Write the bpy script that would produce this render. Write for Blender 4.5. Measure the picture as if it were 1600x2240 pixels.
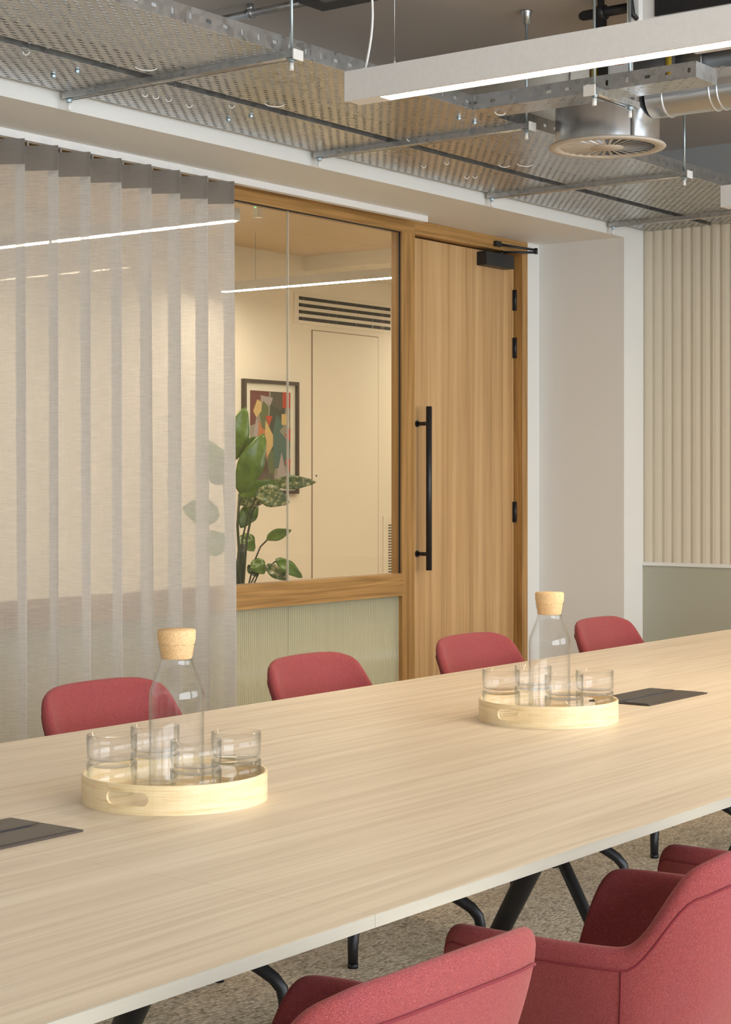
import bpy, bmesh, math, random
from mathutils import Vector, Matrix
random.seed(7)
C = bpy.context.scene.collection
PI = math.pi
for o in list(bpy.data.objects): bpy.data.objects.remove(o)

# ---------------------------------------------------------------- camera
EYE = 1.295
cam_d = bpy.data.cameras.new('camera'); cam = bpy.data.objects.new('camera', cam_d); C.objects.link(cam)
cam_d.sensor_fit = 'HORIZONTAL'; cam_d.sensor_width = 36; cam_d.lens = 36*3883/1600
cam_d.shift_y = -71/1600
cam_d.clip_start = 0.05
cam.location = (0, 0, EYE)
YAW = math.atan2(0.5983, 0.8013)
cam.rotation_euler = (PI/2, 0, YAW-PI/2)
bpy.context.scene.camera = cam

# ---------------------------------------------------------------- light and exposure
W = bpy.data.worlds.new('world'); bpy.context.scene.world = W; W.use_nodes = True
bg = W.node_tree.nodes['Background']; bg.inputs[0].default_value = (0.75, 0.87, 1.0, 1); bg.inputs[1].default_value = 1.2
vs = bpy.context.scene.view_settings
vs.view_transform = 'Standard'; vs.look = 'None'; vs.gamma = 1; vs.exposure = 1.30
bpy.context.scene.cycles.transparent_max_bounces = 48
try: vs.use_curve_mapping = False
except Exception: pass
def area(name, loc, rot, sx, sy, power, col):
    l = bpy.data.lights.new(name, 'AREA'); l.shape = 'RECTANGLE'; l.size = sx; l.size_y = sy; l.energy = power; l.color = col
    o = bpy.data.objects.new(name, l); o.location = loc; o.rotation_euler = rot; C.objects.link(o); return o
DAY = (0.84, 0.92, 1.0); WARM = (1.0, 0.82, 0.60)
area('window_daylight', (1.3, -2.35, 1.75), (-PI/2-0.12+PI, 0, 0), 4.4, 1.7, 84, DAY)
area('window_daylight.001', (6.2, -2.35, 1.75), (PI/2-0.12, 0, 0), 4.0, 1.7, 55, DAY)
LAMP_E = 30.0
CORR_E = 50.0

# ---------------------------------------------------------------- node helper
class NT:
    def __init__(s, name):
        s.m = bpy.data.materials.new(name); s.m.use_nodes = True; s.t = s.m.node_tree
        s.t.nodes.clear(); s.out = s.t.nodes.new('ShaderNodeOutputMaterial')
        s.co = None
    def n(s, typ, **kw):
        nd = s.t.nodes.new(typ)
        for k, v in kw.items(): setattr(nd, k, v)
        return nd
    def link(s, a, b): s.t.links.new(a, b)
    def setv(s, sock, v):
        if v is None: return
        if hasattr(v, 'is_output'): s.link(v, sock)
        else: sock.default_value = v
    def coord(s):
        if not s.co: s.co = s.n('ShaderNodeTexCoord').outputs['Object']
        return s.co
    def map(s, scale, loc=(0, 0, 0), rot=(0, 0, 0)):
        m = s.n('ShaderNodeMapping'); s.link(s.coord(), m.inputs[0]); m.inputs['Scale'].default_value = scale
        m.inputs['Location'].default_value = loc; m.inputs['Rotation'].default_value = rot; return m.outputs[0]
    def noise(s, vec, scale=1, detail=3, rough=.55, dist=0):
        a = s.n('ShaderNodeTexNoise'); s.link(vec, a.inputs['Vector']); a.inputs['Scale'].default_value = scale
        a.inputs['Detail'].default_value = detail; a.inputs['Roughness'].default_value = rough; a.inputs['Distortion'].default_value = dist
        return a.outputs['Fac']
    def vor(s, vec, scale=1, feature='F1', out='Distance', rnd=1):
        a = s.n('ShaderNodeTexVoronoi', feature=feature); s.link(vec, a.inputs['Vector']); a.inputs['Scale'].default_value = scale
        a.inputs['Randomness'].default_value = rnd; return a.outputs[out]
    def M(s, op, a, b=None, c=None, clamp=False):
        m = s.n('ShaderNodeMath', operation=op, use_clamp=clamp); s.setv(m.inputs[0], a)
        if b is not None: s.setv(m.inputs[1], b)
        if c is not None: s.setv(m.inputs[2], c)
        return m.outputs[0]
    def xyz(s, vec=None):
        x = s.n('ShaderNodeSeparateXYZ'); s.link(vec or s.coord(), x.inputs[0]); return x.outputs
    def comb(s, x, y, z):
        c = s.n('ShaderNodeCombineXYZ'); s.setv(c.inputs[0], x); s.setv(c.inputs[1], y); s.setv(c.inputs[2], z); return c.outputs[0]
    def ramp(s, f, stops):
        r = s.n('ShaderNodeValToRGB'); s.link(f, r.inputs[0]); e = r.color_ramp.elements
        while len(e) < len(stops): e.new(0.5)
        for i, (p, c) in enumerate(stops): e[i].position = p; e[i].color = (*c, 1) if len(c) == 3 else c
        return r.outputs[0]
    def mix(s, f, a, b, blend='MIX'):
        m = s.n('ShaderNodeMix', data_type='RGBA', blend_type=blend); s.setv(m.inputs['Factor'], f)
        for i, v in ((6, a), (7, b)):
            if isinstance(v, tuple) and len(v) == 3: v = (*v, 1)
            s.setv(m.inputs[i], v)
        return m.outputs[2]
    def bump(s, h, strength=.3, dist=.002):
        b = s.n('ShaderNodeBump'); b.inputs['Strength'].default_value = strength; b.inputs['Distance'].default_value = dist
        s.link(h, b.inputs['Height']); return b.outputs[0]
    def pbr(s, col, rough=.5, metal=0, normal=None, **kw):
        p = s.n('ShaderNodeBsdfPrincipled')
        if isinstance(col, tuple) and len(col) == 3: col = (*col, 1)
        s.setv(p.inputs['Base Color'], col); s.setv(p.inputs['Roughness'], rough); s.setv(p.inputs['Metallic'], metal)
        if normal: s.link(normal, p.inputs['Normal'])
        for k, v in kw.items():
            k = k.replace('_', ' '); s.setv(p.inputs[k], (*v, 1) if isinstance(v, tuple) and len(v) == 3 else v)
        return p.outputs[0]
    def mixs(s, f, a, b):
        m = s.n('ShaderNodeMixShader'); s.setv(m.inputs[0], f); s.link(a, m.inputs[1]); s.link(b, m.inputs[2]); return m.outputs[0]
    def transp(s, c=(1, 1, 1)):
        t = s.n('ShaderNodeBsdfTransparent'); s.setv(t.inputs[0], (*c, 1) if isinstance(c, tuple) else c); return t.outputs[0]
    def done(s, sh): s.link(sh, s.out.inputs[0]); return s.m

def srgb(r, g, b):
    f = lambda v: (v/255/12.92) if v/255 <= .04045 else ((v/255+.055)/1.055)**2.4
    return (f(r), f(g), f(b))

def m_paint(name, col, rough=.6, var=.04, bump=.08):
    t = NT(name); n = t.noise(t.map((1, 1, 1)), 3, 3); f = t.noise(t.map((1, 1, 1)), 160, 3)
    c = t.mix(t.M('MULTIPLY', n, var*2), col, tuple(v*.8 for v in col))
    return t.done(t.pbr(c, rough, 0, t.bump(f, bump, .0008)))
def m_plain(name, col, rough=.4, metal=0, **kw):
    t = NT(name); n = t.noise(t.map((1, 1, 1)), 60, 3)
    c = t.mix(n, tuple(v*.93 for v in col), tuple(min(1, v*1.05) for v in col))
    return t.done(t.pbr(c, rough, metal, **kw))

def m_wood(name, dark, mid, light, axis='X', ring=7.0, rscale=1.0, strips=0, rough=.45, fine=.35, along=.35, contrast=1.0):
    """oak: rings seen as long flames along `axis`, plus fine pores"""
    t = NT(name); x, y, z = t.xyz()
    if axis == 'X': L, A, B = x, y, z
    elif axis == 'Z': L, A, B = z, x, y
    else: L, A, B = y, x, z
    off = 0.0
    if strips:
        k = t.M('FLOOR', t.M('DIVIDE', A, strips))
        wn = t.n('ShaderNodeTexWhiteNoise', noise_dimensions='1D'); t.link(k, wn.inputs['W']); off = t.M('MULTIPLY', wn.outputs['Value'], 7.0)
        L2 = t.M('ADD', L, off)
    else: L2 = L
    v = t.comb(t.M('MULTIPLY', L2, along*rscale), t.M('MULTIPLY', A, 6*rscale), t.M('MULTIPLY', B, 6*rscale))
    base = t.noise(v, 1, 2, .4, .3)
    rings = t.M('FRACT', t.M('MULTIPLY', base, ring))
    rings = t.M('ABSOLUTE', t.M('SUBTRACT', t.M('MULTIPLY', rings, 2), 1))
    v2 = t.comb(t.M('MULTIPLY', L2, 4), t.M('MULTIPLY', A, 260), t.M('MULTIPLY', B, 260))
    pores = t.noise(v2, 1, 3, .6)
    v3 = t.comb(t.M('MULTIPLY', L2, .8), t.M('MULTIPLY', A, 38), t.M('MULTIPLY', B, 38))
    streak = t.noise(v3, 1, 3, .6)
    f = t.M('ADD', t.M('MULTIPLY', rings, .35*contrast), t.M('MULTIPLY', streak, .75))
    f = t.M('ADD', f, t.M('MULTIPLY', t.M('SUBTRACT', pores, .5), fine))
    if strips: f = t.M('ADD', f, t.M('MULTIPLY', t.M('SUBTRACT', wn.outputs['Value'], .5), .10))
    c = t.ramp(f, [(.22, dark), (.52, mid), (.8, light)])
    return t.done(t.pbr(c, rough, 0, t.bump(pores, .12, .0006)))

M = {}
M['diff'] = m_plain('taupe_powder_coat', (.50, .435, .36), .5)
M['ceil_warm'] = m_paint('bounce_tinted_ceiling_paint', (.62, .49, .33), .6)  # amber of the warm bounced light is mixed into this colour
M['wall'] = m_paint('white_wall_paint', (.72, .71, .68), .55)
M['wall_warm'] = m_paint('cream_wall_paint', (.77, .72, .63), .6)
M['slab'] = m_paint('grey_ceiling_paint', (.50, .44, .385), .8, .1, .2)
M['upper'] = m_paint('grey_wall_paint', (.40, .40, .39), .8)
M['greige'] = m_paint('grey_green_panel', (.38, .375, .30), .55)
M['table'] = m_wood('pale_oak_laminate', srgb(192, 173, 147), srgb(215, 198, 173), srgb(226, 212, 190), 'X', 12, 1.3, 0, .38, .30, .30, .35)
M['edge'] = m_wood('light_dimmed_table_edge', srgb(164, 157, 142), srgb(178, 170, 154), srgb(188, 181, 166), 'X', 5, 1, 0, .35, .2)  # tabletop tone darkened and cooled to offset window light on the edge
M['frame_v'] = m_wood('oak_frame_vertical', srgb(130, 94, 48), srgb(168, 126, 72), srgb(188, 148, 92), 'Z', 8, 1.6, 0, .4, .4, .35, .5)
M['frame_h'] = m_wood('oak_frame_horizontal', srgb(130, 94, 48), srgb(170, 128, 74), srgb(190, 150, 94), 'X', 8, 1.6, 0, .4, .4, .35, .5)
M['door'] = m_wood('oak_door_veneer', srgb(158, 120, 76), srgb(190, 152, 104), srgb(204, 168, 122), 'Z', 6, .5, .0, .42, .30, .16, .8)
M['black'] = m_plain('black_powder_coat', (.012, .012, .014), .42)
M['blackgap'] = m_plain('black_gasket', (.01, .01, .01), .7)
M['white_metal'] = m_plain('white_powder_coat', (.74, .72, .70), .4)
M['white_plastic'] = m_plain('white_plastic', (.82, .81, .78), .4)
M['cork'] = None
t = NT('cork'); n = t.noise(t.map((1, 1, 1)), 260, 4, .7); v = t.vor(t.map((1, 1, 1)), 320)
M['cork'] = t.done(t.pbr(t.ramp(t.M('ADD', t.M('MULTIPLY', n, .7), t.M('MULTIPLY', v, .4)), [(.20, srgb(186, 138, 88)), (.45, srgb(220, 178, 126)), (.8, srgb(236, 200, 150))]), .8, 0, t.bump(n, .3, .001)))
t = NT('bamboo'); x, y, z = t.xyz()
ang = t.M('ARCTAN2', y, x)
n = t.noise(t.comb(t.M('MULTIPLY', ang, 1.2), t.M('MULTIPLY', z, 140), 0.0), 1, 2); n2 = t.noise(t.comb(t.M('MULTIPLY', ang, 5), t.M('MULTIPLY', z, 500), 1.0), 1, 2)
n3 = t.noise(t.comb(t.M('MULTIPLY', x, 4), t.M('MULTIPLY', y, 60), 3.0), 1, 2)
M['bamboo'] = t.done(t.pbr(t.ramp(t.M('ADD', t.M('MULTIPLY', n, .6), t.M('ADD', t.M('MULTIPLY', n2, .25), t.M('MULTIPLY', n3, .15))), [(.3, srgb(212, 178, 124)), (.5, srgb(232, 207, 162)), (.72, srgb(240, 221, 184))]), .32))

def m_galv(name, holes=None, dark=1.0):
    """galvanised steel; holes: None, 'deck' (x,y staggered slots) or 'side' (along one axis, z)"""
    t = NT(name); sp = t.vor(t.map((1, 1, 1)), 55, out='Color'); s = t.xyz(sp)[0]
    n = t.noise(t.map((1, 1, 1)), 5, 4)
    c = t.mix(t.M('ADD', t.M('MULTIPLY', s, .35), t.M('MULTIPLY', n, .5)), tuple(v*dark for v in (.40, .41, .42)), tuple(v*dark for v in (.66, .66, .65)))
    r = t.M('ADD', t.M('MULTIPLY', s, .08), t.M('ADD', t.M('MULTIPLY', n, .14), .20))
    sh = t.pbr(c, r, .92)
    if holes:
        x, y, z = t.xyz()
        if holes[0] == 'deck':
            ax, px, py, hl, hw = holes[1:]
            U, V = (x, y) if ax == 'X' else (y, x)
            v = t.M('DIVIDE', V, py); row = t.M('FLOOR', v); odd = t.M('MODULO', t.M('ABSOLUTE', row), 2.0)
            u = t.M('ADD', t.M('DIVIDE', U, px), t.M('MULTIPLY', odd, .5))
            du = t.M('MULTIPLY', t.M('ABSOLUTE', t.M('SUBTRACT', t.M('FRACT', u), .5)), px)
            dv = t.M('MULTIPLY', t.M('SUBTRACT', t.M('FRACT', v), .5), py)
            du = t.M('MAXIMUM', t.M('SUBTRACT', du, hl/2-hw/2), 0.0)
        else:
            ax, px, z0, hl, hw = holes[1:]
            U = x if ax == 'X' else y
            u = t.M('DIVIDE', U, px); k = t.M('MODULO', t.M('ABSOLUTE', t.M('FLOOR', u)), 4.0); horiz = t.M('LESS_THAN', k, 1.5)
            d1 = t.M('ABSOLUTE', t.M('MULTIPLY', t.M('SUBTRACT', t.M('FRACT', u), .5), px)); d2 = t.M('ABSOLUTE', t.M('SUBTRACT', z, z0))
            L = hl/2-hw/2
            du = t.M('MAXIMUM', t.M('SUBTRACT', d1, t.M('MULTIPLY', horiz, L)), 0.0)
            dv = t.M('MAXIMUM', t.M('SUBTRACT', d2, t.M('MULTIPLY', t.M('SUBTRACT', 1.0, horiz), L*.7)), 0.0)
        dist = t.M('SQRT', t.M('ADD', t.M('MULTIPLY', du, du), t.M('MULTIPLY', dv, dv)))
        hole = t.M('LESS_THAN', dist, hw/2)
        sh = t.mixs(hole, sh, t.transp())
    return t.done(sh)
M['galv'] = m_galv('galvanised_steel')
M['deck'] = m_galv('perforated_galvanised_deck', ('deck', 'X', .050, .0185, .022, .0078))
M['deckY'] = m_galv('perforated_galvanised_cross_deck', ('deck', 'Y', .050, .030, .007, .0065))
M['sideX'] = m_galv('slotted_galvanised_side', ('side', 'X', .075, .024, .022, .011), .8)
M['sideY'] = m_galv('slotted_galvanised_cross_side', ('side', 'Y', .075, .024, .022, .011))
t = NT('sheet_zinc'); n = t.noise(t.map((1, 1, 1)), 4, 3); M['zinc'] = t.done(t.pbr(t.mix(n, (.55, .57, .60), (.72, .73, .74)), .26, .95))
M['zincrod'] = m_plain('zinc_plated_rod', (.42, .50, .53), .35, .8)

def m_glass(name, tint=(.97, .985, .975), edge=(.6, .68, .68), ior=1.45, gl_rough=0.0):
    t = NT(name); lw = t.n('ShaderNodeLayerWeight'); lw.inputs[0].default_value = .5
    f0 = ((ior-1)/(ior+1))**2
    fr = t.M('ADD', t.M('MULTIPLY', t.M('POWER', lw.outputs['Facing'], 5.0), 1-f0), f0)
    g = t.n('ShaderNodeBsdfGlossy'); g.inputs['Roughness'].default_value = gl_rough
    c = t.mix(t.M('POWER', lw.outputs['Facing'], 3.0), tint, edge)
    return t.done(t.mixs(fr, t.transp(c), g.outputs[0]))
M['pane'] = m_glass('clear_glass_pane', (.97, .97, .95), (.93, .94, .9), 1.42)
M['vessel'] = m_glass('clear_drinking_glass', (1, 1, 1), (.82, .86, .88), 1.36)
t = NT('clear_silicone'); M['joint'] = t.done(t.mixs(.55, t.transp((.95, .93, .88)), t.pbr((.8, .76, .68), .3)))
t = NT('reeded_glass'); d_ = t.n('ShaderNodeBsdfDiffuse'); d_.inputs[0].default_value = (.60, .60, .46, 1); tr_ = t.n('ShaderNodeBsdfTranslucent'); tr_.inputs[0].default_value = (.78, .78, .62, 1)
M['reed'] = t.done(t.mixs(.34, t.pbr((.84, .87, .76), .14, 0, IOR=1.4, Transmission_Weight=.9), t.mixs(.5, d_.outputs[0], tr_.outputs[0])))

# sheer curtain
def m_sheer(name, opac, col):
    t = NT(name); x, y, z = t.xyz()
    w = t.noise(t.comb(t.M('MULTIPLY', x, 20), t.M('MULTIPLY', y, 20), t.M('MULTIPLY', z, 620)), 1, 3, .6)
    w2 = t.noise(t.comb(t.M('MULTIPLY', x, 600), t.M('MULTIPLY', y, 500), t.M('MULTIPLY', z, 10)), 1, 3, .6)
    f = t.M('ADD', t.M('MULTIPLY', t.M('SUBTRACT', w, .5), .42), t.M('MULTIPLY', t.M('SUBTRACT', w2, .5), .18))
    lw = t.n('ShaderNodeLayerWeight'); lw.inputs[0].default_value = .5
    op = t.M('ADD', t.M('ADD', f, opac), t.M('MULTIPLY', t.M('POWER', lw.outputs['Facing'], 2.5), .55), clamp=True)
    c = t.mix(w, tuple(v*.88 for v in col), col)
    d = t.n('ShaderNodeBsdfDiffuse'); t.setv(d.inputs[0], c)
    tr = t.n('ShaderNodeBsdfTranslucent'); t.setv(tr.inputs[0], c)
    return t.done(t.mixs(op, t.transp(), t.mixs(.38, d.outputs[0], tr.outputs[0])))
M['sheer'] = m_sheer('sheer_linen', .61, (.80, .77, .73))
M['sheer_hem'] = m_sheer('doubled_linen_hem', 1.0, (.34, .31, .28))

# felt upholstery
t = NT('red_wool_felt'); n = t.noise(t.map((1, 1, 1.6)), 620, 3, .8); n2 = t.noise(t.map((1, 1, 1)), 150, 2, .7); n3 = t.noise(t.map((3, 3, 1)), 8, 3)
c = t.ramp(n, [(.30, srgb(72, 22, 28)), (.46, srgb(120, 44, 44)), (.58, srgb(144, 64, 58)), (.72, srgb(178, 130, 128))])
c = t.mix(t.M('MULTIPLY', n2, .35), c, (*srgb(176, 64, 44), 1))
c = t.mix(t.M('MULTIPLY', n3, .25), c, (*srgb(140, 70, 96), 1))
M['felt'] = t.done(t.pbr(c, .9, 0, t.bump(n, .5, .0012), Sheen_Weight=.18, Sheen_Roughness=.4, Sheen_Tint=(1, .62, .5)))
M['piping'] = m_plain('dark_red_piping', srgb(120, 36, 44), .9)
# carpet
t = NT('loop_carpet'); v = t.map((70, 110, 1), rot=(0, 0, .1)); vo = t.vor(v, 1, rnd=.65); vc = t.xyz(t.vor(v, 1, out='Color', rnd=.65))[0]
big = t.noise(t.map((1, 5, 1)), 2.2, 3); fn = t.noise(t.map((1, 1, 1)), 900, 2)
f = t.M('SUBTRACT', 1.0, t.M('MULTIPLY', vo, 1.1))
c = t.ramp(t.M('ADD', t.M('MULTIPLY', f, .6), t.M('ADD', t.M('MULTIPLY', vc, .3), t.M('MULTIPLY', big, .25))), [(.20, srgb(128, 112, 90)), (.55, srgb(208, 190, 162)), (.95, srgb(240, 226, 202))])
M['carpet'] = t.done(t.pbr(c, .95, 0, t.bump(f, .7, .003)))
t = NT('beige_acoustic_felt'); n = t.noise(t.map((1, 1, 1)), 350, 3, .7)
M['pleat'] = t.done(t.pbr(t.mix(n, srgb(192, 182, 162), srgb(214, 205, 187)), .95, 0, t.bump(n, .25, .001)))
def m_emit(name, col, s):
    t = NT(name); e = t.n('ShaderNodeEmission'); e.inputs[0].default_value = (*col, 1); e.inputs[1].default_value = s; return t.done(e.outputs[0])
M['lamp'] = m_emit('led_diffuser', WARM, LAMP_E); M['lamp2'] = m_emit('corridor_led_diffuser', (1, .87, .68), CORR_E)
M['led_red'] = m_emit('red_indicator', (1, .03, .02), 2.5); M['led_green'] = m_emit('green_indicator', (.1, 1, .2), 1.5)
M['bronze'] = m_plain('bronze_anodised_metal', srgb(74, 64, 56), .38, .55)
M['slotblue'] = m_plain('dark_brush_strip', (.02, .03, .05), .6)
M['yellow'] = m_plain('yellow_tape', srgb(190, 160, 40), .6)
M['darkgrey'] = m_plain('dark_grey_metal', (.06, .057, .055), .5)
M['paper'] = m_plain('white_paper', (.85, .84, .82), .6)
M['print_red'] = m_plain('red_print', (.6, .08, .04), .6)
M['soil'] = m_plain('dark_soil', (.03, .02, .015), .9)
M['pot'] = m_plain('grey_planter', (.25, .24, .22), .6)
t = NT('leaf_green'); x, y, z = t.xyz(); n = t.noise(t.map((1, 1, 1)), 26, 3); n1 = t.noise(t.map((6, 6, 6)), 1, 2)
M['leaf'] = t.done(t.pbr(t.mix(t.M('MULTIPLY', n1, .9), t.ramp(n, [(.35, (.045, .09, .018)), (.55, (.10, .18, .03)), (.75, (.19, .26, .08))]), (.17, .26, .04, 1)), .32))
t = NT('variegated_leaf'); n = t.noise(t.map((1, 1, 1)), 34, 4, .7, 1.2)
M['leaf2'] = t.done(t.pbr(t.ramp(n, [(.4, (.05, .09, .03)), (.52, (.11, .15, .05)), (.60, (.42, .38, .20))]), .35))
M['stem'] = m_plain('green_brown_stem', (.05, .055, .02), .5)

# ---------------------------------------------------------------- mesh builders
class MB:
    def __init__(s): s.bm = bmesh.new(); s.mats = []
    def box(s, x0, x1, y0, y1, z0, z1, bev=0, mi=0):
        vs_ = [s.bm.verts.new((x, y, z)) for x in (x0, x1) for y in (y0, y1) for z in (z0, z1)]
        fs = [(0, 1, 3, 2), (4, 6, 7, 5), (0, 4, 5, 1), (2, 3, 7, 6), (0, 2, 6, 4), (1, 5, 7, 3)]
        F = [s.bm.faces.new([vs_[i] for i in f]) for f in fs]
        for f in F: f.material_index = mi
        if bev:
            es = list({e for f in F for e in f.edges})
            r = bmesh.ops.bevel(s.bm, geom=es, offset=bev, segments=2, profile=.5, affect='EDGES')
            for f in r['faces']: f.material_index = mi
        return s
    def quadprism(s, pts, ext, mi=0):
        n = len(pts); e = Vector(ext); a = [s.bm.verts.new(p) for p in pts]; b = [s.bm.verts.new(Vector(p)+e) for p in pts]
        F = [s.bm.faces.new(a), s.bm.faces.new(b[::-1])]
        for i in range(n): F.append(s.bm.faces.new([a[i], b[i], b[(i+1) % n], a[(i+1) % n]]))
        for f in F: f.material_index = mi
        return s
    def tube(s, pts, r, seg=12, caps=True, smooth=True, mi=0, closed=False):
        pts = [Vector(p) for p in pts]; n = len(pts); R = r if isinstance(r, (list, tuple)) else [r]*n
        rings = []; up = None
        for i, p in enumerate(pts):
            if closed: d = pts[(i+1) % n]-pts[i-1]
            else: d = pts[min(i+1, n-1)]-pts[max(i-1, 0)]
            d.normalize()
            if up is None:
                up = Vector((0, 0, 1)) if abs(d.z) < .9 else Vector((1, 0, 0))
            a = d.cross(up); 
            if a.length < 1e-5: a = d.cross(Vector((0, 1, 0)))
            a.normalize(); b = a.cross(d).normalized(); up = b
            rings.append([s.bm.verts.new(p+R[i]*(math.cos(q)*a+math.sin(q)*b)) for q in [2*PI*k/seg for k in range(seg)]])
        for i in range(n if closed else n-1):
            A, B = rings[i], rings[(i+1) % n]
            for k in range(seg):
                f = s.bm.faces.new([A[k], A[(k+1) % seg], B[(k+1) % seg], B[k]]); f.smooth = smooth; f.material_index = mi
        if caps and not closed:
            for q in (rings[0][::-1], rings[-1]):
                f = s.bm.faces.new(q); f.material_index = mi
        return s
    def lathe(s, prof, c=(0, 0, 0), seg=48, closed=False, mi=0, smooth=True):
        rings = []
        for r, z in prof:
            if r < 1e-6: rings.append([s.bm.verts.new((c[0], c[1], c[2]+z))])
            else: rings.append([s.bm.verts.new((c[0]+r*math.cos(q), c[1]+r*math.sin(q), c[2]+z)) for q in [2*PI*k/seg for k in range(seg)]])
        P = list(zip(rings, rings[1:]+rings[:1])) if closed else list(zip(rings, rings[1:]))
        for A, B in P:
            if len(A) == 1 and len(B) == 1: continue
            for k in range(seg):
                k2 = (k+1) % seg
                vs_ = [A[0], B[k], B[k2]] if len(A) == 1 else ([A[k], A[k2], B[0]] if len(B) == 1 else [A[k], A[k2], B[k2], B[k]])
                f = s.bm.faces.new(vs_); f.smooth = smooth; f.material_index = mi
        return s
    def build(s, name, mat, parent=None, loc=None, norm=True, smooth=False):
        if norm: bmesh.ops.recalc_face_normals(s.bm, faces=s.bm.faces)
        me = bpy.data.meshes.new(name); 
        off = Vector((0, 0, 0))
        if loc is not None: off = Vector(loc)
        elif parent is not None: off = wloc(parent)
        if off.length: bmesh.ops.translate(s.bm, verts=s.bm.verts, vec=-off)
        if smooth:
            for f in s.bm.faces: f.smooth = True
        s.bm.to_mesh(me); s.bm.free()
        for m_ in (mat if isinstance(mat, list) else [mat]): me.materials.append(m_)
        o = bpy.data.objects.new(name, me); C.objects.link(o)
        if parent is not None: o.parent = parent
        elif loc is not None: o.location = off
        return o
def wloc(o):
    v = Vector(o.location)
    while o.parent: o = o.parent; v += o.location
    return v
def sep(o): return o
def thing(name, label, cat, loc=(0, 0, 0), group=None, kind=None):
    o = bpy.data.objects.new(name, None); C.objects.link(o); o.location = loc; o.empty_display_size = .1
    return tag(o, label, cat, group, kind)
def tag(o, label=None, cat=None, group=None, kind=None):
    if label: o['label'] = label
    if cat: o['category'] = cat
    if group: o['group'] = group
    if kind: o['kind'] = kind
    return o
def struct(name, mb, mat, label=None, cat=None, **k): return tag(mb.build(name, mat, **k), label, cat, None, 'structure')
def dup(root, loc, rz=None, label=None):
    def cp(o, par):
        c = o.copy(); C.objects.link(c); c.parent = par
        for ch in kids[o.name]: cp(ch, c)
        return c
    kids = {}
    for o in bpy.data.objects: kids.setdefault(o.name, [])
    for o in bpy.data.objects:
        if o.parent: kids[o.parent.name].append(o)
    c = cp(root, None); c.location = loc
    if rz is not None: c.rotation_euler[2] = rz
    if label: c['label'] = label
    return c
def subsurf(o, n=2):
    m = o.modifiers.new('subdivision', 'SUBSURF'); m.levels = n; m.render_levels = n

# ================================================================ ROOM SHELL
X0, X1, Y0 = -1.5, 8.328, -2.4
YF, YW = 4.392, 4.9          # bulkhead face, glazed wall face
ZC, ZS = 3.003, 2.54         # slab, soffit
YB, ZC2 = 7.8, 2.86          # corridor back wall, corridor ceiling
struct('floor', MB().box(X0-.1, 13.5, Y0-.3, YB+.1, -.1, 0), M['carpet'], 'beige and grey woven loop carpet floor', 'floor')
struct('ceiling', MB().box(X0-.1, X1+.1, Y0-.1, YF+.6, ZC, ZC+.15), M['slab'], 'exposed grey painted ceiling slab above the cable trays', 'ceiling')
struct('wall_left', MB().box(X0-.1, X0, Y0, YW+.1, 0, ZC), M['wall'], 'white end wall', 'wall')
w = MB(); w.box(X1, X1+.1, Y0, YF+.6, 0, 2.62)
struct('wall_right', w, M['wall'], 'white wall behind the pleated panels', 'wall')
struct('wall_upper', MB().box(X1+.001, X1+.1, Y0, YF+.6, 2.62, ZC), M['upper'], 'grey upper wall strip below the slab', 'wall')
# window wall behind the camera
w = MB(); w.box(X0, X1, Y0-.1, Y0, 0, .85); w.box(X0, X1, Y0-.1, Y0, 2.65, ZC)
for a, b in ((X0, -1.0), (3.6, 4.1), (8.2, X1)): w.box(a, b, Y0-.1, Y0, .85, 2.65)
struct('wall_rear', w, M['wall'], 'white wall with window openings', 'wall')
for k, (a, b) in enumerate(((-1.0, 3.6), (4.1, 8.2))):
    wf = MB(); n = 4
    for i in range(n+1):
        x = a+(b-a)*i/n; wf.box(x-.025, x+.025, Y0-.09, Y0-.04, .85, 2.65)
    wf.box(a, b, Y0-.09, Y0-.04, .85, .90); wf.box(a, b, Y0-.09, Y0-.04, 2.60, 2.65); wf.box(a, b, Y0-.09, Y0-.04, 1.9, 1.94)
    wn = thing(f'window_{k+2}', 'wide daylight window with dark frame', 'window', ((a+b)/2, Y0-.06, .85), None, 'structure')
    wf.build('window_frame', M['black'], wn); MB().box(a, b, Y0-.07, Y0-.062, .9, 2.6).build('glass_pane', M['pane'], wn)
# bulkhead, column, strips
struct('trim_1', MB().box(X0, X1, YF, YW+.2, ZS, ZC), M['wall'], 'white boxed bulkhead running above the curtain and oak door', 'bulkhead')
struct('wall_pillar', MB().box(8.104, X1, YF, YW+.2, 0, ZS), M['wall'], 'white boxed column between oak door and pleated wall', 'column')
struct('wall_strip', MB().box(7.988, 8.104, YW, YW+.12, 0, ZS), M['wall'], 'narrow white wall strip right of the oak door frame', 'wall')
# right wall cladding
w = MB(); ys = []; pitch = .0545; y = YF; prof = []
while y > Y0+.05:
    for (dy, dx) in ((0, .001), (.12, .004), (.30, .0070), (.62, .0062), (.86, .0030), (.98, .0010)):
        prof.append((y-dy*pitch, dx))
    y -= pitch
za, zb = .865, 2.62
va = [w.bm.verts.new((X1-.012-dx, yy, za)) for yy, dx in prof]; vb = [w.bm.verts.new((X1-.012-dx, yy, zb)) for yy, dx in prof]
for i in range(len(prof)-1):
    w.bm.faces.new([va[i], va[i+1], vb[i+1], vb[i]])
ba = [w.bm.verts.new((X1, yy, za)) for yy in (prof[0][0], prof[-1][0])]; bb = [w.bm.verts.new((X1, yy, zb)) for yy in (prof[0][0], prof[-1][0])]
w.bm.faces.new([ba[0]]+va+[ba[1]]); w.bm.faces.new([bb[0]]+vb+[bb[1]]); w.bm.faces.new([ba[0], va[0], vb[0], bb[0]]); w.bm.faces.new([ba[1], va[-1], vb[-1], bb[1]])
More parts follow.
